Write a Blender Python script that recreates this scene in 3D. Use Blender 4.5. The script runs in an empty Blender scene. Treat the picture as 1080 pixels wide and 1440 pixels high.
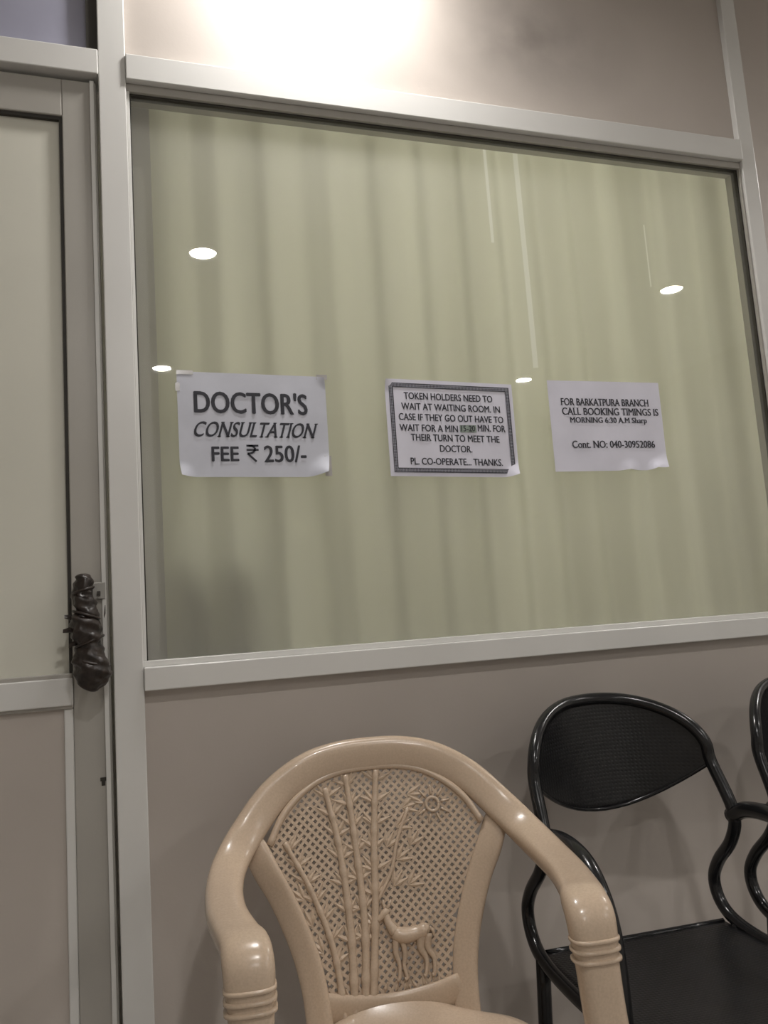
import bpy, bmesh, math, random
from mathutils import Vector, Matrix, noise
random.seed(7)
S = bpy.context.scene
COL = S.collection

# ------------------------------------------------------------------ helpers
def link(ob, parent=None):
    COL.objects.link(ob)
    if parent: ob.parent = parent
    return ob
def empty(name, loc=(0,0,0), rz=0):
    e = bpy.data.objects.new(name, None); e.empty_display_size = .05
    e.location = loc; e.rotation_euler = (0,0,math.radians(rz)); return link(e)
def mesh(name, V, F, mat, parent=None, smooth=False, bevel=0, solid=0):
    me = bpy.data.meshes.new(name); me.from_pydata([tuple(v) for v in V], [], F); me.update()
    bm = bmesh.new(); bm.from_mesh(me); bmesh.ops.recalc_face_normals(bm, faces=bm.faces); bm.to_mesh(me); bm.free()
    if smooth:
        for p in me.polygons: p.use_smooth = True
    ob = bpy.data.objects.new(name, me); me.materials.append(mat); link(ob, parent)
    if solid:
        m = ob.modifiers.new('sol','SOLIDIFY'); m.thickness = solid; m.offset = 0
    if bevel:
        m = ob.modifiers.new('bev','BEVEL'); m.width = bevel; m.segments = 2; m.limit_method='ANGLE'
    return ob
def boxes(name, L, mat, parent=None, bevel=0):
    V=[];F=[]
    for (x0,x1,y0,y1,z0,z1) in L:
        b=len(V)
        V+=[(x,y,z) for x in (x0,x1) for y in (y0,y1) for z in (z0,z1)]
        F+=[tuple(b+i for i in f) for f in ((0,1,3,2),(4,6,7,5),(0,4,5,1),(2,3,7,6),(0,2,6,4),(1,5,7,3))]
    return mesh(name,V,F,mat,parent,False,bevel)
def catmull(P, n):
    P=[list(p) for p in P]; out=[]
    Q=[[2*a-b for a,b in zip(P[0],P[1])]]+P+[[2*a-b for a,b in zip(P[-1],P[-2])]]
    for i in range(1,len(Q)-2):
        for k in range(n):
            t=k/n
            out.append([.5*(2*b+(c-a)*t+(2*a-5*b+4*c-d)*t*t+(3*b-a-3*c+d)*t**3) for a,b,c,d in zip(Q[i-1],Q[i],Q[i+1],Q[i+2])])
    out.append(P[-1]); return out
def se(t,e):
    c,s=math.cos(t),math.sin(t)
    return math.copysign(abs(c)**(2/e),c), math.copysign(abs(s)**(2/e),s)
def sweep(name, ctrl, mat, parent=None, n=8, ring=20, e=2.6):
    """ctrl rows: x,y,z, wx,wy,wz, halfwidth, halfthick"""
    R=catmull(ctrl,n) if n>1 else ctrl
    V=[];F=[]
    for i,r in enumerate(R):
        p=Vector(r[:3]); a=Vector(R[max(0,i-1)][:3]); b=Vector(R[min(len(R)-1,i+1)][:3])
        t=(b-a).normalized(); w=Vector(r[3:6]); w=(w-t*w.dot(t)).normalized(); nn=t.cross(w)
        for k in range(ring):
            c,s=se(2*math.pi*k/ring,e); V.append(p+w*c*r[6]+nn*s*r[7])
    m=len(R)
    for i in range(m-1):
        for k in range(ring):
            k2=(k+1)%ring
            F.append((i*ring+k,i*ring+k2,(i+1)*ring+k2,(i+1)*ring+k))
    F.append(tuple(range(ring))[::-1]); F.append(tuple((m-1)*ring+k for k in range(ring)))
    return mesh(name,V,F,mat,parent,True)
def tube(name, pts, r, mat, parent=None, n=6, ring=12):
    rows=[tuple(p[:3])+((p[3],) if len(p)>3 else (r,)) for p in pts]
    R=catmull(rows,n) if n>1 else rows
    V=[];F=[];w=None
    for i,q in enumerate(R):
        p=Vector(q[:3]); a=Vector(R[max(0,i-1)][:3]); b=Vector(R[min(len(R)-1,i+1)][:3])
        t=(b-a).normalized()
        if w is None:
            w=Vector((1,0,0)) if abs(t.x)<.8 else Vector((0,0,1))
        w=(w-t*w.dot(t)).normalized(); nn=t.cross(w)
        for k in range(ring):
            th=2*math.pi*k/ring; V.append(p+(w*math.cos(th)+nn*math.sin(th))*q[3])
    m=len(R)
    for i in range(m-1):
        for k in range(ring):
            k2=(k+1)%ring
            F.append((i*ring+k,i*ring+k2,(i+1)*ring+k2,(i+1)*ring+k))
    F.append(tuple(range(ring))[::-1]); F.append(tuple((m-1)*ring+k for k in range(ring)))
    return mesh(name,V,F,mat,parent,True)
def grid(name, fn, nu, nv, mat, parent=None, solid=0):
    V=[fn(i/nu,j/nv) for j in range(nv+1) for i in range(nu+1)]
    F=[(j*(nu+1)+i,j*(nu+1)+i+1,(j+1)*(nu+1)+i+1,(j+1)*(nu+1)+i) for j in range(nv) for i in range(nu)]
    return mesh(name,V,F,mat,parent,True,solid=solid)

# ------------------------------------------------------------------ materials
def mat(name, col, rough=.5, metal=0, var=.08, nscale=6, bump=0, bscale=200, spec=.5, coat=0):
    m=bpy.data.materials.new(name); m.use_nodes=True; N=m.node_tree.nodes; L=m.node_tree.links
    b=N['Principled BSDF']; b.inputs['Roughness'].default_value=rough; b.inputs['Metallic'].default_value=metal
    b.inputs['Specular IOR Level'].default_value=spec; b.inputs['Coat Weight'].default_value=coat
    tc=N.new('ShaderNodeTexCoord'); nz=N.new('ShaderNodeTexNoise'); nz.inputs['Scale'].default_value=nscale; nz.inputs['Detail'].default_value=5
    L.new(tc.outputs['Object'],nz.inputs['Vector'])
    cr=N.new('ShaderNodeValToRGB'); e=cr.color_ramp.elements
    e[0].position=.3; e[1].position=.7
    e[0].color=tuple(c*(1-var) for c in col)+(1,); e[1].color=tuple(min(1,c*(1+var)) for c in col)+(1,)
    L.new(nz.outputs['Fac'],cr.inputs['Fac']); L.new(cr.outputs['Color'],b.inputs['Base Color'])
    if bump:
        n2=N.new('ShaderNodeTexNoise'); n2.inputs['Scale'].default_value=bscale; L.new(tc.outputs['Object'],n2.inputs['Vector'])
        bp=N.new('ShaderNodeBump'); bp.inputs['Strength'].default_value=bump; bp.inputs['Distance'].default_value=.002
        L.new(n2.outputs['Fac'],bp.inputs['Height']); L.new(bp.outputs['Normal'],b.inputs['Normal'])
    return m
M_alu   = mat('painted_aluminium',(.69,.68,.655),.25,0,.04,3)
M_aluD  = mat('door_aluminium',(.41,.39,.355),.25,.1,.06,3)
M_panel = mat('beige_laminate',(.52,.468,.425),.42,0,.07,1.8,bump=.05)
M_panelU= mat('beige_laminate_sooty',(.52,.468,.425),.42,0,.07,1.8,bump=.05)
def soot(m):
    N=m.node_tree.nodes; L=m.node_tree.links; b=N['Principled BSDF']; src=b.inputs['Base Color'].links[0].from_socket
    tc=N.new('ShaderNodeTexCoord'); mp=N.new('ShaderNodeMapping'); mp.inputs['Location'].default_value=(-2.9,0,-13.2); mp.inputs['Scale'].default_value=(3.0,0,5.5)
    g=N.new('ShaderNodeTexGradient'); g.gradient_type='SPHERICAL'
    nz=N.new('ShaderNodeTexNoise'); nz.inputs['Scale'].default_value=9; nz.inputs['Detail'].default_value=6
    mu=N.new('ShaderNodeMath'); mu.operation='MULTIPLY'; m3=N.new('ShaderNodeMath'); m3.operation='MULTIPLY'; m3.inputs[1].default_value=1.0
    mx=N.new('ShaderNodeMixRGB'); mx.inputs[2].default_value=(.16,.14,.125,1)
    L.new(tc.outputs['Object'],mp.inputs[0]); L.new(mp.outputs[0],g.inputs[0]); L.new(tc.outputs['Object'],nz.inputs['Vector'])
    L.new(g.outputs['Fac'],mu.inputs[0]); L.new(nz.outputs['Fac'],mu.inputs[1]); L.new(mu.outputs[0],m3.inputs[0]); L.new(m3.outputs[0],mx.inputs[0]); L.new(src,mx.inputs[1]); L.new(mx.outputs[0],b.inputs['Base Color'])
soot(M_panelU)
M_wall  = mat('painted_wall',(.64,.62,.58),.7,0,.04,3)
M_ceil  = mat('ceiling_white',(.78,.78,.77),.8,0,.03,3)
M_floor = mat('floor_tile',(.38,.36,.34),.3,0,.1,4)
M_film  = mat('frosted_film_glass',(.68,.665,.58),.22,0,.04,2)
M_trans = mat('transom_glass',(.36,.36,.45),.12,0,.1,3)
M_rub   = mat('dark_gasket',(.03,.026,.02),.6)
M_wrap  = mat('black_tape',(.022,.014,.010),.38,0,.5,60,bump=.8,bscale=90)
M_steel = mat('dull_steel',(.35,.34,.32),.4,.8)
M_tan   = mat('tan_plastic',(.55,.425,.315),.24,0,.06,300,bump=.03,bscale=400,coat=.2)
M_blk   = mat('black_powdercoat',(.010,.010,.011),.2,0,.2,30)
M_pap1  = mat('aged_paper',(.58,.59,.66),.6,0,.06,14,bump=.15,bscale=25)
M_pap   = mat('white_paper',(.70,.69,.78),.6,0,.05,12,bump=.12,bscale=25)
M_ink   = mat('black_ink',(.02,.02,.03),.6,0,.2,50)
M_smudge= mat('highlight_smudge',(.25,.30,.26),.6,0,.3,80)
M_tape  = mat('clear_tape',(.45,.43,.42),.15,0,.1,40)
M_shade_cab   = mat('shade_cabinet_dark',(.04,.035,.03),.5)
M_hem   = mat('hem_tape',(.85,.86,.78),.6)
M_crail = mat('curtain_rail',(.10,.09,.07),.5)

def dotmat(name, axis, st, ro):
    m=mat(name,(.010,.010,.011),ro,0,.2,30); N=m.node_tree.nodes; L=m.node_tree.links; b=N['Principled BSDF']
    tc=N.new('ShaderNodeTexCoord'); mp=N.new('ShaderNodeMapping')
    if axis=='xz': mp.inputs['Rotation'].default_value=(math.radians(-90),0,0)
    L.new(tc.outputs['Object'],mp.inputs['Vector'])
    v=N.new('ShaderNodeTexVoronoi'); v.voronoi_dimensions='2D'; v.inputs['Scale'].default_value=140; v.inputs['Randomness'].default_value=0
    L.new(mp.outputs['Vector'],v.inputs['Vector'])
    r=N.new('ShaderNodeMapRange'); r.inputs['From Min'].default_value=.18; r.inputs['From Max'].default_value=.34
    L.new(v.outputs['Distance'],r.inputs['Value'])
    bp=N.new('ShaderNodeBump'); bp.inputs['Strength'].default_value=st; bp.inputs['Distance'].default_value=.001
    L.new(r.outputs['Result'],bp.inputs['Height']); L.new(bp.outputs['Normal'],b.inputs['Normal'])
    return m
M_dxz=dotmat('perforated_back_metal','xz',.35,.33); M_dxy=dotmat('perforated_seat_metal','xy',.5,.28)

def glassmat():
    m=bpy.data.materials.new('clear_window_glass'); m.use_nodes=True; N=m.node_tree.nodes; L=m.node_tree.links; N.clear()
    o=N.new('ShaderNodeOutputMaterial'); mx=N.new('ShaderNodeMixShader'); t=N.new('ShaderNodeBsdfTransparent'); g=N.new('ShaderNodeBsdfGlossy')
    t.inputs['Color'].default_value=(.95,.955,.93,1); g.inputs['Roughness'].default_value=.012
    f=N.new('ShaderNodeFresnel'); f.inputs['IOR'].default_value=1.5
    k=N.new('ShaderNodeMath'); k.operation='MULTIPLY'; k.inputs[1].default_value=1.5
    d=N.new('ShaderNodeBsdfDiffuse'); d.inputs['Color'].default_value=(.8,.79,.74,1)
    tc=N.new('ShaderNodeTexCoord'); nz=N.new('ShaderNodeTexNoise'); nz.inputs['Scale'].default_value=4
    mr=N.new('ShaderNodeMapRange'); mr.inputs['To Min'].default_value=.15; mr.inputs['To Max'].default_value=.24
    L.new(tc.outputs['Object'],nz.inputs['Vector']); L.new(nz.outputs['Fac'],mr.inputs['Value'])
    m2=N.new('ShaderNodeMixShader'); L.new(mr.outputs[0],m2.inputs[0]); L.new(t.outputs[0],m2.inputs[1]); L.new(d.outputs[0],m2.inputs[2])
    L.new(f.outputs[0],k.inputs[0]); L.new(k.outputs[0],mx.inputs[0]); L.new(m2.outputs[0],mx.inputs[1]); L.new(g.outputs[0],mx.inputs[2]); L.new(mx.outputs[0],o.inputs[0])
    return m
M_glass=glassmat()
def curtainmat(name,c0,c1):
    m=bpy.data.materials.new(name); m.use_nodes=True; N=m.node_tree.nodes; L=m.node_tree.links; N.clear()
    o=N.new('ShaderNodeOutputMaterial'); mx=N.new('ShaderNodeMixShader'); d=N.new('ShaderNodeBsdfDiffuse'); t=N.new('ShaderNodeBsdfTranslucent')
    tc=N.new('ShaderNodeTexCoord'); mp=N.new('ShaderNodeMapping'); mp.inputs['Scale'].default_value=(6,1,.3)
    nz=N.new('ShaderNodeTexNoise'); nz.inputs['Scale'].default_value=1.6; nz.inputs['Detail'].default_value=1
    cr=N.new('ShaderNodeValToRGB'); e=cr.color_ramp.elements; e[0].position=.25; e[1].position=.75
    e[0].color=c0+(1,); e[1].color=c1+(1,)
    L.new(tc.outputs['Object'],mp.inputs['Vector']); L.new(mp.outputs[0],nz.inputs['Vector']); L.new(nz.outputs['Fac'],cr.inputs['Fac'])
    L.new(cr.outputs[0],d.inputs['Color']); L.new(cr.outputs[0],t.inputs['Color'])
    mx.inputs[0].default_value=.56
    L.new(d.outputs[0],mx.inputs[1]); L.new(t.outputs[0],mx.inputs[2]); L.new(mx.outputs[0],o.inputs[0]); return m
M_cur=curtainmat('curtain_fabric',(.60,.595,.43),(.77,.765,.575))
M_flare=curtainmat('curtain_painted_flare',(.84,.84,.70),(.90,.90,.78))  # paler cloth colour, painted in for lamp flare streaks on the glass
def emit(name,col,s):
    m=bpy.data.materials.new(name); m.use_nodes=True; N=m.node_tree.nodes; L=m.node_tree.links; N.clear()
    o=N.new('ShaderNodeOutputMaterial'); e=N.new('ShaderNodeEmission'); e.inputs['Color'].default_value=col+(1,); e.inputs['Strength'].default_value=s
    L.new(e.outputs[0],o.inputs[0]); return m
M_lamp=emit('downlight_lens',(1,.97,.94),430)
M_added_backlight=emit('added_backlight_glow',(1,.98,.94),22)  # glow of the unseen panel added behind the curtain

# ------------------------------------------------------------------ room shell
CZ=2.67; XL,XR=-1.7,3.9; YB,YC=-4.5,1.9
boxes('floor',[(XL,XR,YB,YC,-.05,0)],M_floor)
boxes('ceiling',[(XL,XR,YB,YC,CZ,CZ+.05)],M_ceil)
boxes('wall_left',[(XL-.1,XL,YB,YC,0,CZ)],M_wall)
boxes('wall_right',[(XR,XR+.1,YB,YC,0,CZ)],M_wall)
boxes('wall_back',[(XL,XR,YB-.1,YB,0,CZ)],M_wall)
boxes('wall_cabin',[(XL,XR,YC,YC+.1,0,CZ)],M_wall)
wf=boxes('wall_front',[(.037,1.541,.012,.04,0,.95),(.037,1.541,.012,.04,2.2,CZ),
                    (1.585,XR,.012,.04,0,CZ),(XL,-.93,.012,.04,0,CZ)],M_panel)
wf.data.materials.append(M_panelU)
for p in wf.data.polygons[6:12]: p.material_index=1
boxes('trim_1',[(-.015,.037,-.004,.055,0,CZ)],M_alu,bevel=.002)
boxes('trim_2',[(1.541,1.585,-.004,.055,0,CZ)],M_alu,bevel=.002)
boxes('trim_3',[(-.10,.112,.185,.195,0,CZ)],M_wall,bevel=.002)
boxes('baseboard_front',[(.037,1.541,-.002,.012,0,.08),(1.585,XR,-.002,.012,0,.08)],M_aluD)

win=empty('window_1')
boxes('top_rail',[(.037,1.541,-.010,.055,2.145,2.2)],M_alu,win,.002)
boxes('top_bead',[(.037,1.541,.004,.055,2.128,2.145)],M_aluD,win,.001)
boxes('bottom_rail',[(.037,1.541,-.014,.055,.95,.992)],M_alu,win,.002)
boxes('bottom_bead',[(.037,1.541,.002,.055,.992,1.003)],M_alu,win,.001)
boxes('left_bead',[(.037,.043,.004,.055,1.003,2.128)],M_alu,win,.001)
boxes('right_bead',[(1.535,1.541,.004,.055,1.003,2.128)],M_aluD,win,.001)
boxes('gasket',[(.043,.0455,.012,.03,1.003,2.128),(1.5315,1.535,.012,.03,1.003,2.128),(.043,1.535,.012,.03,2.1245,2.128)],M_rub,win)
mesh('glass_pane',[(.043,.02,1.003),(1.535,.02,1.003),(1.535,.02,2.128),(.043,.02,2.128)],[(0,1,2,3)],M_glass,win)

cur=empty('window_curtain')
def cy(x): return .120+.0105*math.sin(x*2*math.pi/.112+1.6*math.sin(x*7))+.001*math.sin(x*2*math.pi/.05+2+2*math.sin(x*5))
def cf(u,v):
    x=.085+u*(1.66-.085); z=.86+v*(2.205-.86)
    return (x, cy(x)*1.0+.012*math.sin(z*2+x*7)*(1-v), z)
cl_=grid('cloth',cf,420,48,M_cur,cur)
cl_.data.materials.append(M_flare)
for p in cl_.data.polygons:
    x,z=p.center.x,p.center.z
    if (abs(x-.957)<.004 and 1.62<z<2.17) or (abs(x-.872)<.003 and 1.93<z<2.17) or (abs(x-1.31)<.002 and 1.85<z<2.02): p.material_index=1  # cloth faces that carry the painted lamp flare
boxes('rail',[(.05,1.66,.10,.15,2.215,2.245)],M_crail,cur)
V=[];F=[]
for i in range(60):
    x=.10+i*.026
    if x>.72: break
    b=len(V); y=cy(x)-.006
    V+=[(x,y,2.19),(x+.019,cy(x+.019)-.006,2.19),(x+.019,cy(x+.019)-.006,2.199),(x,y,2.199)]; F.append((b,b+1,b+2,b+3))
mesh('heading_tape',V,F,M_hem,cur)
cb=empty('added_shade_cabinet')  # unseen cabinet, added to block backlight and darken the curtain's lower left
boxes('body',[(.135,.34,.205,.70,0.0,1.29)],M_shade_cab,cb,.004)
boxes('shade_cabinet_drawer_fronts',[(.145,.33,.197,.205,.05+i*.31,.34+i*.31) for i in range(4)],M_shade_cab,cb,.003)
boxes('shade_cabinet_handles',[(.20,.28,.185,.197,.22+i*.31,.235+i*.31) for i in range(4)],M_steel,cb,.003)

# ------------------------------------------------------------------ door
dr=empty('door_1')
Y0,Y1=.010,.05
boxes('header_band',[(-.93,-.015,-.006,.055,2.15,2.203)],M_alu,dr,.002)
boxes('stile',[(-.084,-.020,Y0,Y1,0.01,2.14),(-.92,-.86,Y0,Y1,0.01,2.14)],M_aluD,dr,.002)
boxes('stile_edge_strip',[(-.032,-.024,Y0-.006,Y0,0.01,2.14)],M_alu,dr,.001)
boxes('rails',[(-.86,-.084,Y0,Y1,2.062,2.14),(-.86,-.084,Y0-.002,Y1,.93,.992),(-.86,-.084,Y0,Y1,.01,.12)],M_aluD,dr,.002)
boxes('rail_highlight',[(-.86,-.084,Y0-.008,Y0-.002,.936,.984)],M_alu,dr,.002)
boxes('gasket',[(-.09,-.084,Y0+.004,Y1,.992,2.062),(-.86,-.09,Y0+.004,Y1,2.055,2.062)],M_rub,dr)
boxes('upper_pane',[(-.86,-.09,.022,.03,.992,2.055)],M_film,dr)
boxes('lower_panel',[(-.86,-.10,.018,.03,.12,.93)],M_panel,dr)
boxes('lower_bead',[(-.10,-.084,.012,.03,.12,.93)],M_alu,dr,.002)
boxes('transom_pane',[(-.93,-.036,.02,.03,2.203,CZ)],M_trans,dr)
boxes('transom_edge',[(-.036,-.015,.004,.05,2.203,CZ)],M_rub,dr)
boxes('keyhole_plate',[(-.040,-.034,Y0-.001,Y0+.001,.792,.806),(-.042,-.032,Y0-.002,Y0,.80,.806)],M_rub,dr)

hd=empty('wrapped_door_handle',(.004,0,0))
hp=[(-.066,-.020,1.160,.010),(-.066,-.024,1.152,.016),(-.067,-.030,1.125,.0165),(-.064,-.034,1.10,.018),(-.065,-.034,1.08,.024),
    (-.062,-.036,1.055,.024),(-.060,-.034,1.035,.022),(-.056,-.036,1.01,.028),(-.053,-.036,.99,.029),(-.052,-.032,.973,.021),(-.052,-.026,.962,.008)]
o=tube('wrapped_lever',hp,.02,M_wrap,hd,n=10,ring=28)
for v in o.data.vertices:
    ax=-.064+(1.16-v.co.z)*.05
    d=noise.noise(v.co*55)*.006+noise.noise(v.co*130)*.003+.0016*math.sin(v.co.z*330+v.co.x*150)
    r=Vector((v.co.x-ax,v.co.y+.034,0)); 
    if r.length>.001: v.co+=r.normalized()*d
for i,(x,z,dx,dz) in enumerate([(-.085,1.085,-.012,.006),(-.084,1.07,-.016,-.004),(-.044,1.10,.012,-.012),(-.083,1.05,-.008,-.01)]):
    mesh('tape_flap_%d'%(i+1),[(x+.014,-.038,z+.007),(x+.014,-.036,z-.007),(x+dx,-.045,z+dz-.003),(x+dx,-.04,z+dz+.003)],[(0,1,2,3)],M_wrap,hd,solid=.001)
for i,(z,rr,tl) in enumerate([(1.135,.0165,.3),(1.092,.0215,-.35),(1.045,.0235,.4),(1.008,.028,-.25)]):
    cxx=-.066+(1.14-z)*.09
    tube('tape_turn_%d'%(i+1),[(cxx+rr*math.cos(t*math.pi/5),-.034+rr*math.sin(t*math.pi/5),z+tl*rr*math.cos(t*math.pi/5)) for t in range(11)],.0024,M_wrap,hd,n=3,ring=6)
boxes('latch_plate',[(-.052,-.030,.000,.0038,1.12,1.150)],M_steel,hd,.001)
boxes('latch_bolt',[(-.044,-.038,-.008,.0,1.126,1.134)],M_rub,hd,.001)
boxes('handle_mount',[(-.070,-.060,-.02,.0098,1.06,1.07),(-.062,-.052,-.02,.0098,.99,1.0)],M_rub,hd,.001)

# ------------------------------------------------------------------ signs
def textmesh(body, x0,x1,z0,z1,y,parent,name,bold=.4,shear=0,skew=0,serif=False,pen=None):
    """bold = stroke thickening in mm (overlaid offset copies of the clean outline); serif adds slab feet to the stems;
    pen = (dx,dz) direction of a broad-nib pen"""
    c=bpy.data.curves.new(name,'FONT'); c.body=body; c.shear=shear; c.resolution_u=4
    t=bpy.data.objects.new(name,c); COL.objects.link(t); bpy.context.view_layer.update()
    dg=bpy.context.evaluated_depsgraph_get(); me=bpy.data.meshes.new_from_object(t.evaluated_get(dg))
    bpy.data.objects.remove(t)
    P=[v.co.copy() for v in me.vertices]; FF=[tuple(p.vertices) for p in me.polygons]
    if serif:
        cnt={}
        for f in FF:
            for i in range(len(f)):
                k=tuple(sorted((f[i],f[(i+1)%len(f)]))); cnt[k]=cnt.get(k,0)+1
        top=max(p.y for p in P)
        for (i,j),n in cnt.items():
            a,b=P[i],P[j]
            if n==1 and abs(a.y-b.y)<.003 and .02<abs(a.x-b.x)<.17 and (abs(a.y)<.02 or a.y>.42):
                if 'e' and .08<a.y<.42: continue
                lo,hi=min(a.x,b.x)-.05,max(a.x,b.x)+.05; h=.035 if a.y<.05 else -.035; k=len(P)
                P+= [Vector((lo,a.y,0)),Vector((hi,a.y,0)),Vector((hi,a.y+h,0)),Vector((lo,a.y+h,0))]; FF.append((k,k+1,k+2,k+3))
    a,b=min(p.x for p in P),max(p.x for p in P); c0,d=min(p.y for p in P),max(p.y for p in P)
    V=[];F=[]; B=bold*.001
    if pen: offs=[(pen[0]*B*q,pen[1]*B*q) for q in (-1,-.6,-.2,.2,.6,1)]
    else: offs=[(0,0)] if bold==0 else [(-B,0),(B,0),(0,B*.6),(0,-B*.6),(0,0)]
    for j,(ox,oz) in enumerate(offs):
        k=len(V)
        for p in P:
            u=(p.x-a)/(b-a); w=(p.y-c0)/(d-c0)
            V.append((x0+u*(x1-x0)+ox, y-j*.00002, z0+w*(z1-z0)+skew*(u-.5)+oz))
        F+=[tuple(i+k for i in f) for f in FF]
    return mesh(name,V,F,M_ink,parent)
PY=.0165
def paper(parent,x0,z1,m,tilt=0,curl=()):
    W,H=.297,.210
    def fn(u,v):
        x=x0+u*W; z=z1-H+v*H+tilt*(u-.5); y=PY+.0004*math.sin(u*9)*math.sin(v*7)
        for (cu,cv,amt,rad) in curl:
            d=math.hypot((u-cu)*1.41,v-cv)
            if d<rad: y-=amt*(1-d/rad)**1.5; x-=(cu-.5)*amt*.8*(1-d/rad)**1.5; z-=(cv-.5)*amt*.9*(1-d/rad)**1.5
        return (x,y,z)
    return grid('sheet',fn,60,44,m,parent)
TY=PY-.0012
s1=empty('consultation_fee_notice'); X0,Z1=.115,1.553
paper(s1,X0,Z1,M_pap1,-.004,[(1,0,.020,.24),(0,0,.008,.15),(1,1,.005,.12)])
def T(s,X0,Z1,body,a,b,t,bt,name,**k): textmesh(body,X0+a*.297,X0+b*.297,Z1-bt*.21,Z1-t*.21,TY,s,name,**k)
T(s1,X0,Z1,"DOCTOR'S",.108,.862,.18,.39,'text_doctors',bold=1.3,skew=-.003)
T(s1,X0,Z1,"CONSULTATION",.10,.93,.475,.62,'text_consultation',bold=.75,shear=.42,skew=-.003,serif=True,pen=(.85,.5))
T(s1,X0,Z1,"FEE",.208,.382,.71,.845,'text_fee',bold=.9)
T(s1,X0,Z1,"250/-",.553,.837,.70,.86,'text_amount',bold=.9)
rx,rz=X0+.435*.297,Z1-.70*.21
def st(pts,w): 
    V=[];F=[]
    for i in range(len(pts)-1):
        (a,b),(c,d)=pts[i],pts[i+1]; l=math.hypot(c-a,d-b) or 1; nx,nz=-(d-b)/l*w/2,(c-a)/l*w/2; k=len(V)
        V+=[(a+nx,TY,b+nz),(a-nx,TY,b-nz),(c-nx,TY,d-nz),(c+nx,TY,d+nz)]; F.append((k,k+1,k+2,k+3))
    return V,F
V=[];F=[]
for pts in [[(0,0),(.024,0)],[(0,-.0085),(.024,-.0085)],[(.004,0),(.012,-.0005),(.0165,-.004),(.017,-.008),(.014,-.0125),(.008,-.0155),(.002,-.0158),(.019,-.032)]]:
    v,f=st([(rx+a,rz+b) for a,b in pts],.0040); k=len(V); V+=v; F+=[tuple(i+k for i in q) for q in f]
mesh('text_rupee',V,F,M_ink,s1)
for i,(a,b,c,d) in enumerate([(-.01,.012,.10,.18),(.965,1.005,.80,1.0),(.0,.10,-.02,.02),(.94,1.01,-.01,.04)]):
    boxes('tape_%d'%(i+1),[(X0+a*.297,X0+b*.297+.002,PY-.0008,PY-.0004,Z1-d*.21,Z1-c*.21)],M_tape,s1)

s2=empty('token_holders_notice'); X0,Z1=.541,1.548
paper(s2,X0,Z1,M_pap,-.007,[(1,0,.014,.18),(0,1,.005,.14)])
L7=[("TOKEN HOLDERS NEED TO",.14,.83,.17),("WAIT AT WAITING ROOM. IN",.115,.885,.28),("CASE IF THEY GO OUT HAVE TO",.09,.905,.39),
    ("WAIT FOR A MIN",.09,.535,.495),("MIN. FOR",.695,.915,.495),("THEIR TURN TO MEET THE",.17,.86,.60),("DOCTOR.",.385,.635,.71),("PL. CO-OPERATE... THANKS.",.155,.87,.845)]
for i,(b,a,c,y) in enumerate(L7):
    T(s2,X0,Z1,b,a,c,y-.034,y+.036,'text_line_%d'%(i+1),bold=.38,skew=-.007*(c-a))
boxes('smudge',[(X0+.552*.297,X0+.682*.297,TY+.0001,TY+.0003,Z1-.538*.21,Z1-.462*.21)],M_smudge,s2)
textmesh('15-20',X0+.562*.297,X0+.672*.297,Z1-.528*.21,Z1-.467*.21,TY-.0003,s2,'text_minutes',bold=.25)
mb=mat('ornamental_border_ink',(.06,.06,.07),.6); N=mb.node_tree.nodes; Lk=mb.node_tree.links
tc=N.new('ShaderNodeTexCoord'); mp=N.new('ShaderNodeMapping'); mp.inputs['Rotation'].default_value=(0,math.radians(45),0); ck=N.new('ShaderNodeTexChecker')
ck.inputs['Scale'].default_value=420; ck.inputs['Color1'].default_value=(.03,.03,.04,1); ck.inputs['Color2'].default_value=(.30,.30,.35,1)
Lk.new(tc.outputs['Object'],mp.inputs[0]); Lk.new(mp.outputs[0],ck.inputs[0]); Lk.new(ck.outputs[0],N['Principled BSDF'].inputs['Base Color'])
def ring(name,i,w,m):
    a,b=X0+i,X0+.297-i; c,d=Z1-.21+i,Z1-i; sk=lambda x:-.007*((x-X0)/.297-.5)
    P=[(a,c),(b,c),(b,d),(a,d)]; Q=[(a+w,c+w),(b-w,c+w),(b-w,d-w),(a+w,d-w)]
    V=[(x,TY,z+sk(x)) for x,z in P+Q]; mesh(name,V,[(k,(k+1)%4,4+(k+1)%4,4+k) for k in range(4)],m,s2)
ring('border_outer_line',.0085,.0016,M_ink); ring('border_pattern',.0101,.0065,mb); ring('border_inner_line',.0166,.0014,M_ink)

s3=empty('branch_booking_notice'); X0,Z1=.928,1.557
paper(s3,X0,Z1,M_pap,.001,[(1,0,.012,.2),(.9,0,.010,.14),(.65,0,.006,.15)])
for i,(b,a,c,y) in enumerate([("FOR BARKATPURA BRANCH",.10,.885,.235),("CALL BOOKING TIMINGS IS",.105,.965,.34),("MORNING 6:30 A.M Sharp",.165,.85,.445),("Cont. NO: 040-30952086",.165,.90,.705)]):
    T(s3,X0,Z1,b,a,c,y-.038,y+.042,'text_line_%d'%(i+1),bold=.45,serif=True,pen=(1,.1))

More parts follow.
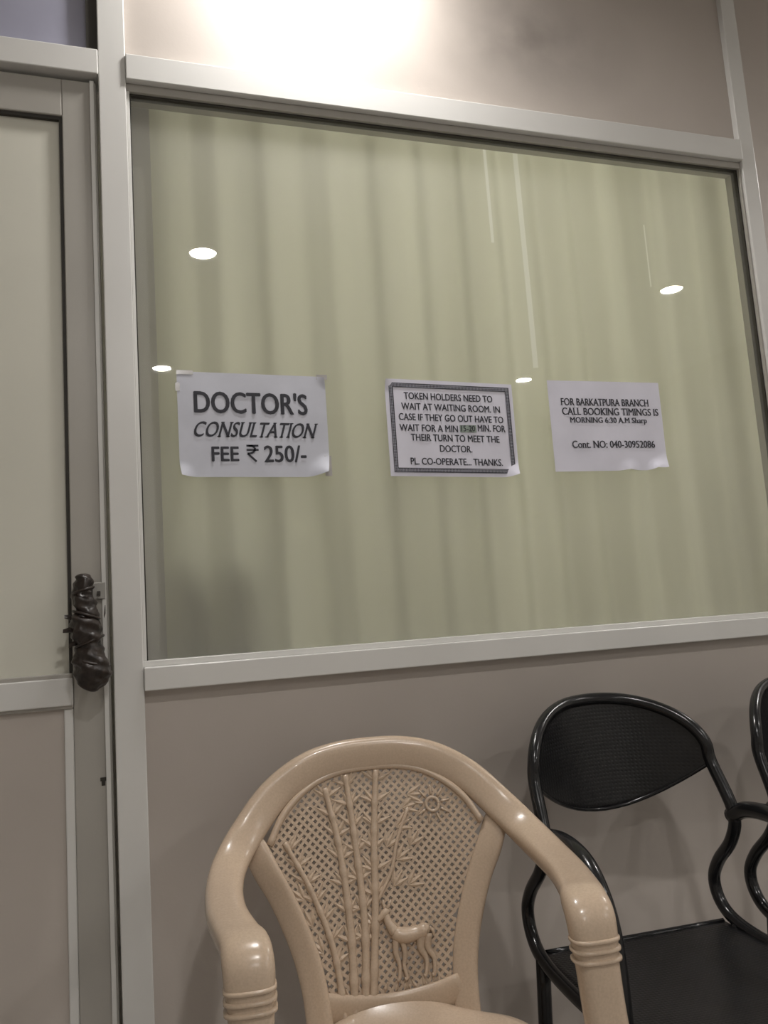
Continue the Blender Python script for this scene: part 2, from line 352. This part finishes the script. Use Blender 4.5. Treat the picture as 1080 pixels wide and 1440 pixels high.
# ------------------------------------------------------------------ ceiling downlights
def downlight(x,y,on=M_lamp,r=.055):
    n=28; V=[];F=[];z=CZ
    prof=[(r+.016,z),(r+.014,z-.006),(r+.002,z-.008),(r,z-.002)]
    for p in prof:
        for k in range(n): V.append((x+p[0]*math.cos(2*math.pi*k/n),y+p[0]*math.sin(2*math.pi*k/n),p[1]))
    for j in range(3):
        for k in range(n): F.append((j*n+k,j*n+(k+1)%n,(j+1)*n+(k+1)%n,(j+1)*n+k))
    F.append(tuple(3*n+k for k in range(n)))
    ob=mesh('ceiling_downlight',V,F,M_alu); ob.data.materials.append(on); ob.data.polygons[len(F)-1].material_index=1
for (x,y) in [(.378,-1.80),(2.815,-1.84),(.28,-3.42),(2.78,-3.46),(.44,-.18),(2.83,-.18)]:
    downlight(x,y)
cl=empty('added_cabin_backlight')  # unseen panel, added to backlight the curtain and keep its shade soft
boxes('lens',[(.7,1.3,.85,1.45,CZ-.02,CZ-.012)],M_added_backlight,cl)
boxes('added_backlight_frame',[(.68,.7,.83,1.47,CZ-.03,CZ),(1.3,1.32,.83,1.47,CZ-.03,CZ),(.7,1.3,.83,.85,CZ-.03,CZ),(.7,1.3,1.45,1.47,CZ-.03,CZ)],M_alu,cl)

# ------------------------------------------------------------------ plastic armchair
ch=empty('plastic_armchair',(.414,-.12,0),-8)
half=[ # x,f,z, w(x,f,z), a,b
 (0,0,.812,0,0,1,.029,.016),(.06,.003,.809,.12,0,1,.029,.016),(.115,.012,.795,.3,0,.95,.029,.016),(.172,.028,.762,.6,0,.8,.028,.016),
 (.220,.06,.712,.83,0,.55,.028,.017),(.247,.105,.678,.95,0,.3,.028,.018),(.255,.18,.662,1,0,.1,.028,.018),(.250,.27,.658,1,0,0,.028,.017),
 (.236,.35,.658,1,0,0,.029,.017),(.226,.390,.657,1,0,0,.031,.018),(.222,.415,.646,1,0,0,.032,.020),(.221,.424,.622,1,0,0,.031,.020),
 (.221,.427,.59,1,0,0,.028,.019),(.224,.437,.50,1,0,0,.027,.019),(.235,.47,.30,1,0,0,.027,.019),(.245,.50,.002,1,0,0,.024,.018)]
rowsL=[(-a,-b,c,-d,0,f,g,h) for a,b,c,d,_,f,g,h in half[:0:-1]]
rowsR=[(a,-b,c,d,0,f,g,h) for a,b,c,d,_,f,g,h in half]
sweep('back_hoop_and_arms',rowsL+rowsR,M_tan,ch,n=8,ring=28,e=3.0)
def pf(x,z): return (.812-z)*.26+.75*x*x
def PP(x,z,off=0): return Vector((x,-(pf(x,z)+off),z))
out=[(0,.79),(.06,.786),(.11,.768),(.155,.733),(.183,.69),(.166,.64),(.137,.585),(.117,.53),(.103,.47),(.095,.41)]
poly=[(p[0],p[1]) for p in out]+[(-p[0],p[1]) for p in out[::-1][:-1]]
def inside(x,z):
    c=False;n=len(poly)
    for i in range(n):
        (x1,z1),(x2,z2)=poly[i],poly[(i+1)%n]
        if (z1>z)!=(z2>z) and x<(x2-x1)*(z-z1)/(z2-z1)+x1: c=not c
    return c
V=[];F=[]
def bar(pts,w,th):
    b0=len(V); m=len(pts)
    for i,(x,z) in enumerate(pts):
        a=pts[max(0,i-1)]; b=pts[min(m-1,i+1)]; l=math.hypot(b[0]-a[0],b[1]-a[1]); nx,nz=-(b[1]-a[1])/l*w/2,(b[0]-a[0])/l*w/2
        V.extend([PP(x+nx,z+nz,th/2),PP(x-nx,z-nz,th/2),PP(x-nx,z-nz,-th/2),PP(x+nx,z+nz,-th/2)])
    for i in range(m-1):
        for k in range(4):
            F.append((b0+i*4+k,b0+i*4+(k+1)%4,b0+i*4+4+(k+1)%4,b0+i*4+4+k))
pitch=.0138
for sgn in (1,-1):
    c=-.9
    while c<1.2:
        run=[];x=-.2
        while x<.2:
            z=c-sgn*x
            if .40<z<.80 and inside(x,z): run.append((x,z))
            else:
                if len(run)>2: bar(run,.0044,.005 if sgn>0 else .0046)
                run=[]
            x+=.0045
        if len(run)>2: bar(run,.0044,.005)
        c+=pitch
mesh('back_lattice',V,F,M_tan,ch)
for s in (1,-1):
    P=[(.222,.716),(.208,.690),(.190,.652),(.168,.61),(.147,.56),(.131,.51),(.122,.46),(.118,.405)]
    rows=[]
    for i,(x,z) in enumerate(P):
        q=PP(s*x,z,(-.014,-.004,.002)[i] if i<3 else .002); rows.append((q.x,q.y,q.z,1,-.3,.25*s,(.010,.020,.022,.021,.021,.021,.021,.022)[i],.009))
    sweep('back_stay_%s'%('a' if s>0 else 'b'),rows,M_tan,ch,n=6,ring=18,e=3)
q=[PP(x,.430+.02*(x/.12)**2,.002) for x in (-.115,-.07,0,.07,.115)]
sweep('back_lower_rail',[(p.x,p.y,p.z,0,0,1,.022,.008) for p in q],M_tan,ch,n=5,ring=16)
q=[PP(x,z,.003) for x,z in [(-.183,.69),(-.155,.735),(-.11,.770),(-.06,.787),(0,.791),(.06,.787),(.11,.770),(.155,.735),(.183,.69)]]
tube('back_inner_lip',[tuple(p) for p in q],.006,M_tan,ch)
stalks=[[(-.078,.42),(-.088,.52),(-.118,.61),(-.158,.69)],[(-.062,.42),(-.058,.55),(-.066,.67),(-.083,.765)],
        [(-.046,.42),(-.034,.55),(-.038,.68),(-.045,.782)],[(-.034,.42),(-.014,.57),(-.004,.68),(.010,.785)]]
LV=[];LF=[]
def leaf(x,z,ang,l,w):
    ca,sa=math.cos(ang),math.sin(ang); b=len(LV)
    P=[(0,0),(l*.35,w),(l,0),(l*.35,-w)]
    for (u,v) in P: LV.append(PP(x+u*ca-v*sa,z+u*sa+v*ca,.0035))
    LV.append(PP(x+l*.38*ca,z+l*.38*sa,.0062))
    for k in range(4): LF.append((b+k,b+(k+1)%4,b+4))
for i,sk in enumerate(stalks):
    R=catmull([(a,b) for a,b in sk],12)
    rad=.0070 if i in(1,2,3) else .0058
    tube('bamboo_stalk_%d'%(i+1),[tuple(PP(x,z,.004))+(rad*(1.22 if k%5==0 else 1)*(1-.3*k/len(R)),) for k,(x,z) in enumerate(R)],rad,M_tan,ch,n=2,ring=10)
    for k in range(10,len(R),4):
        x,z=R[k]
        for s in (1,-1):
            if inside(x+s*.03,z):
                for d in (.2,.75): leaf(x,z,math.pi/2-s*(d+random.uniform(.1,.5)),random.uniform(.026,.036),.0042)
for (x,z,a) in [(.02,.60,.9),(.03,.64,.5),(.015,.66,1.0),(.035,.69,.4),(.05,.72,.2),(.045,.60,.5),(.055,.66,.9),(.06,.74,.0),(-.13,.60,2.4),(-.12,.56,2.0),(-.105,.52,2.3)]:
    for d in (-.5,0,.5): leaf(x,z,a+d,.033,.0042)
tube('bamboo_branch',[tuple(PP(x,z,.004)) for x,z in [(-.01,.58),(.02,.625),(.035,.67),(.06,.72)]],.003,M_tan,ch)
for (x0,x1) in [(-.08,-.02),(-.03,.06),(.02,.08)]:
    for k in range(6): leaf(x0+(x1-x0)*k/5,.450,math.pi/2+random.uniform(-.6,.6),.020,.003)
mesh('bamboo_leaves',LV,LF,M_tan,ch)
sx,sz=.103,.722
tube('sun_ring',[tuple(PP(sx+.011*math.cos(t*math.pi/8),sz+.011*math.sin(t*math.pi/8),.005)) for t in range(17)],.0028,M_tan,ch,n=2)
for k in range(9):
    a=k*2*math.pi/9+.2
    tube('sun_ray_%d'%(k+1),[tuple(PP(sx+r*math.cos(a),sz+r*math.sin(a),.004))+(w,) for r,w in ((.016,.0024),(.024,.002),(.031,.0012))],.002,M_tan,ch,n=2,ring=8)
def DT(name,pts,n=4): tube(name,[tuple(PP(.040+x*1.05,.520+z*1.05,.007))+(r,) for x,z,r in pts],.004,M_tan,ch,n=n,ring=12)
DT('deer_body',[(-.030,.014,.004),(-.024,.012,.011),(-.008,.008,.0125),(.010,.010,.011),(.024,.013,.0115),(.031,.012,.005)])
DT('deer_neck',[(-.024,.014,.0095),(-.033,.028,.007),(-.036,.040,.0055)])
DT('deer_head',[(-.030,.045,.003),(-.036,.043,.0065),(-.044,.037,.005),(-.050,.033,.0035)])
DT('deer_ear_a',[(-.033,.047,.002),(-.028,.055,.0028),(-.026,.060,.001)])
DT('deer_ear_b',[(-.037,.047,.002),(-.038,.056,.0028),(-.038,.061,.001)])
DT('deer_tail',[(.031,.016,.003),(.036,.010,.003),(.036,.004,.0015)])
DT('deer_leg_fl',[(-.024,.006,.006),(-.026,-.014,.0045),(-.022,-.030,.0034),(-.024,-.048,.003),(-.028,-.050,.003)])
DT('deer_leg_fr',[(-.014,.004,.005),(-.012,-.016,.004),(-.015,-.032,.0034),(-.012,-.048,.003),(-.016,-.050,.003)])
DT('deer_leg_hl',[(.018,.008,.0085),(.014,-.010,.0065),(.021,-.026,.004),(.018,-.046,.003),(.014,-.048,.003)])
DT('deer_leg_hr',[(.027,.008,.008),(.025,-.012,.0055),(.033,-.026,.004),(.031,-.046,.003),(.027,-.048,.003)])
def seatf(u,v):
    U=2*u-1; hw=(.195+.018*v)*(1-.50*(1-v)**7); x=U*hw; f=.100+v*.37
    z=.426-.024*(1-U*U)*math.sin(math.pi*min(1,v*1.05))+.016*max(0,1-v*6)**2*(1-U*U)-.020*abs(U)**4*(1-v)**4
    if v>.86: z-=((v-.86)/.14)**2*.045
    return (x,-f,z)
grid('seat',seatf,40,48,M_tan,ch,solid=.006)
for s in (1,-1):
    sweep('seat_side_skirt_%s'%('a' if s>0 else 'b'),[(s*.150,-.135,.385,0,0,1,.014,.006),(s*.190,-.20,.398,0,0,1,.020,.006),(s*.201,-.30,.402,0,0,1,.025,.006),(s*.208,-.43,.40,0,0,1,.028,.006)],M_tan,ch,n=6,ring=12)
    sweep('rear_leg_%s'%('a' if s>0 else 'b'),[(s*.125,-.12,.390,1,0,0,.024,.012),(s*.18,-.085,.32,1,0,0,.03,.02),(s*.21,-.04,.18,1,0,0,.027,.019),(s*.235,.0,.002,1,0,0,.024,.017)],M_tan,ch,n=6)
    for i,z in enumerate((.621,.609,.597)):
        yy=-.4245-(.621-z)*.06
        sweep('arm_ridge_%s%d'%('a' if s>0 else 'b',i),[(s*.221,yy,z+.0030,1,0,0,.0300,.0200),(s*.221,yy,z+.0015,1,0,0,.0325,.0225),(s*.221,yy,z-.0015,1,0,0,.0325,.0225),(s*.221,yy,z-.003,1,0,0,.0300,.0200)],M_tan,ch,n=1,ring=28,e=3)

# ------------------------------------------------------------------ black metal chairs
def metal_chair(loc,rz):
    c=empty('perforated_metal_chair',loc,rz)
    HW=.181
    def hoop(th):
        cc,ss=math.cos(th),math.sin(th)
        x=HW*math.copysign(abs(cc)**.85,cc); z=.738+.124*max(0,ss)**.85
        return x,.115*(x/HW)**2,z
    down=[(.188,.155,.655),(.191,.135,.60),(.193,.085,.55),(.194,.062,.51),(.195,.075,.47),(.197,.12,.446),(.199,.22,.437),(.20,.40,.437),(.198,.50,.43)]
    P=[(x,-f,z) for x,f,z in down[::-1]]+[(h[0],-h[1],h[2]) for h in (hoop(math.pi*k/14) for k in range(15))]+[(-x,-f,z) for x,f,z in down]
    tube('frame_hoop',P,.0115,M_blk,c,n=5,ring=14)
    def bp(u,v):
        th=math.pi*(1-u) ; x,f,zt=hoop(th); zb=.738-.083*(1-(x/HW)**2)
        z=zb+(zt-zb)*v; return (x,-(f+.022*(1-v)*(1-(x/HW)**2)),z)
    grid('backrest',bp,48,20,M_dxz,c,solid=.004)
    tube('backrest_lower_edge',[bp(k/16,0) for k in range(17)],.004,M_blk,c,n=2,ring=8)
    def sp(u,v):
        U=2*u-1; x=U*.188; f=.085+v*.43; z=.440-.012*math.sin(math.pi*min(1,v*1.2))*(1-U*U)
        if v>.85: z-=((v-.85)/.15)**2*.03
        return (x,-f,z)
    grid('seat',sp,30,34,M_dxy,c,solid=.004)
    tube('seat_rear_edge',[(-.188,-.085,.44),(0,-.085,.44),(.188,-.085,.44)],.006,M_blk,c,n=3,ring=8)
    for s,nm in ((-1,'a'),(1,'b')):
        tube('armrest_'+nm,[(s*.190,-.145,.645),(s*.191,-.19,.664),(s*.192,-.26,.668),(s*.194,-.325,.652),(s*.195,-.37,.605),(s*.197,-.39,.54),(s*.198,-.395,.43)],.0145,M_blk,c,n=6,ring=16)
        tube('front_leg_'+nm,[(s*.198,-.395,.44),(s*.20,-.40,.2),(s*.20,-.41,.003)],.0125,M_blk,c,n=4)
        tube('rear_leg_'+nm,[(s*.197,-.12,.446),(s*.198,-.09,.2),(s*.20,-.05,.003)],.0125,M_blk,c,n=4)
    tube('stretcher',[(-.199,-.40,.2),(.199,-.40,.2)],.009,M_blk,c,n=2)
    return c
metal_chair((.885,-.10,0),-4)
metal_chair((1.355,-.13,-0),-4)

# ------------------------------------------------------------------ world + camera
w=bpy.data.worlds.new('w'); S.world=w; w.use_nodes=True
w.node_tree.nodes['Background'].inputs['Color'].default_value=(.02,.02,.025,1)
cd=bpy.data.cameras.new('camera'); cam=bpy.data.objects.new('camera',cd); COL.objects.link(cam)
cd.sensor_fit='VERTICAL'; cd.sensor_height=36; cd.sensor_width=27; cd.lens=1150/1440*36; cd.clip_start=.01
fw=Vector((.3091,.9422,.1286)).normalized(); r=Vector((.9506,-.3025,-.0689)); r=(r-fw*r.dot(fw)).normalized(); u=r.cross(fw)
cam.matrix_world=Matrix(((r.x,u.x,-fw.x,0),(r.y,u.y,-fw.y,-1.57),(r.z,u.z,-fw.z,1.05),(0,0,0,1)))
S.camera=cam
S.view_settings.view_transform='Standard'; S.view_settings.look='None'; S.view_settings.exposure=0
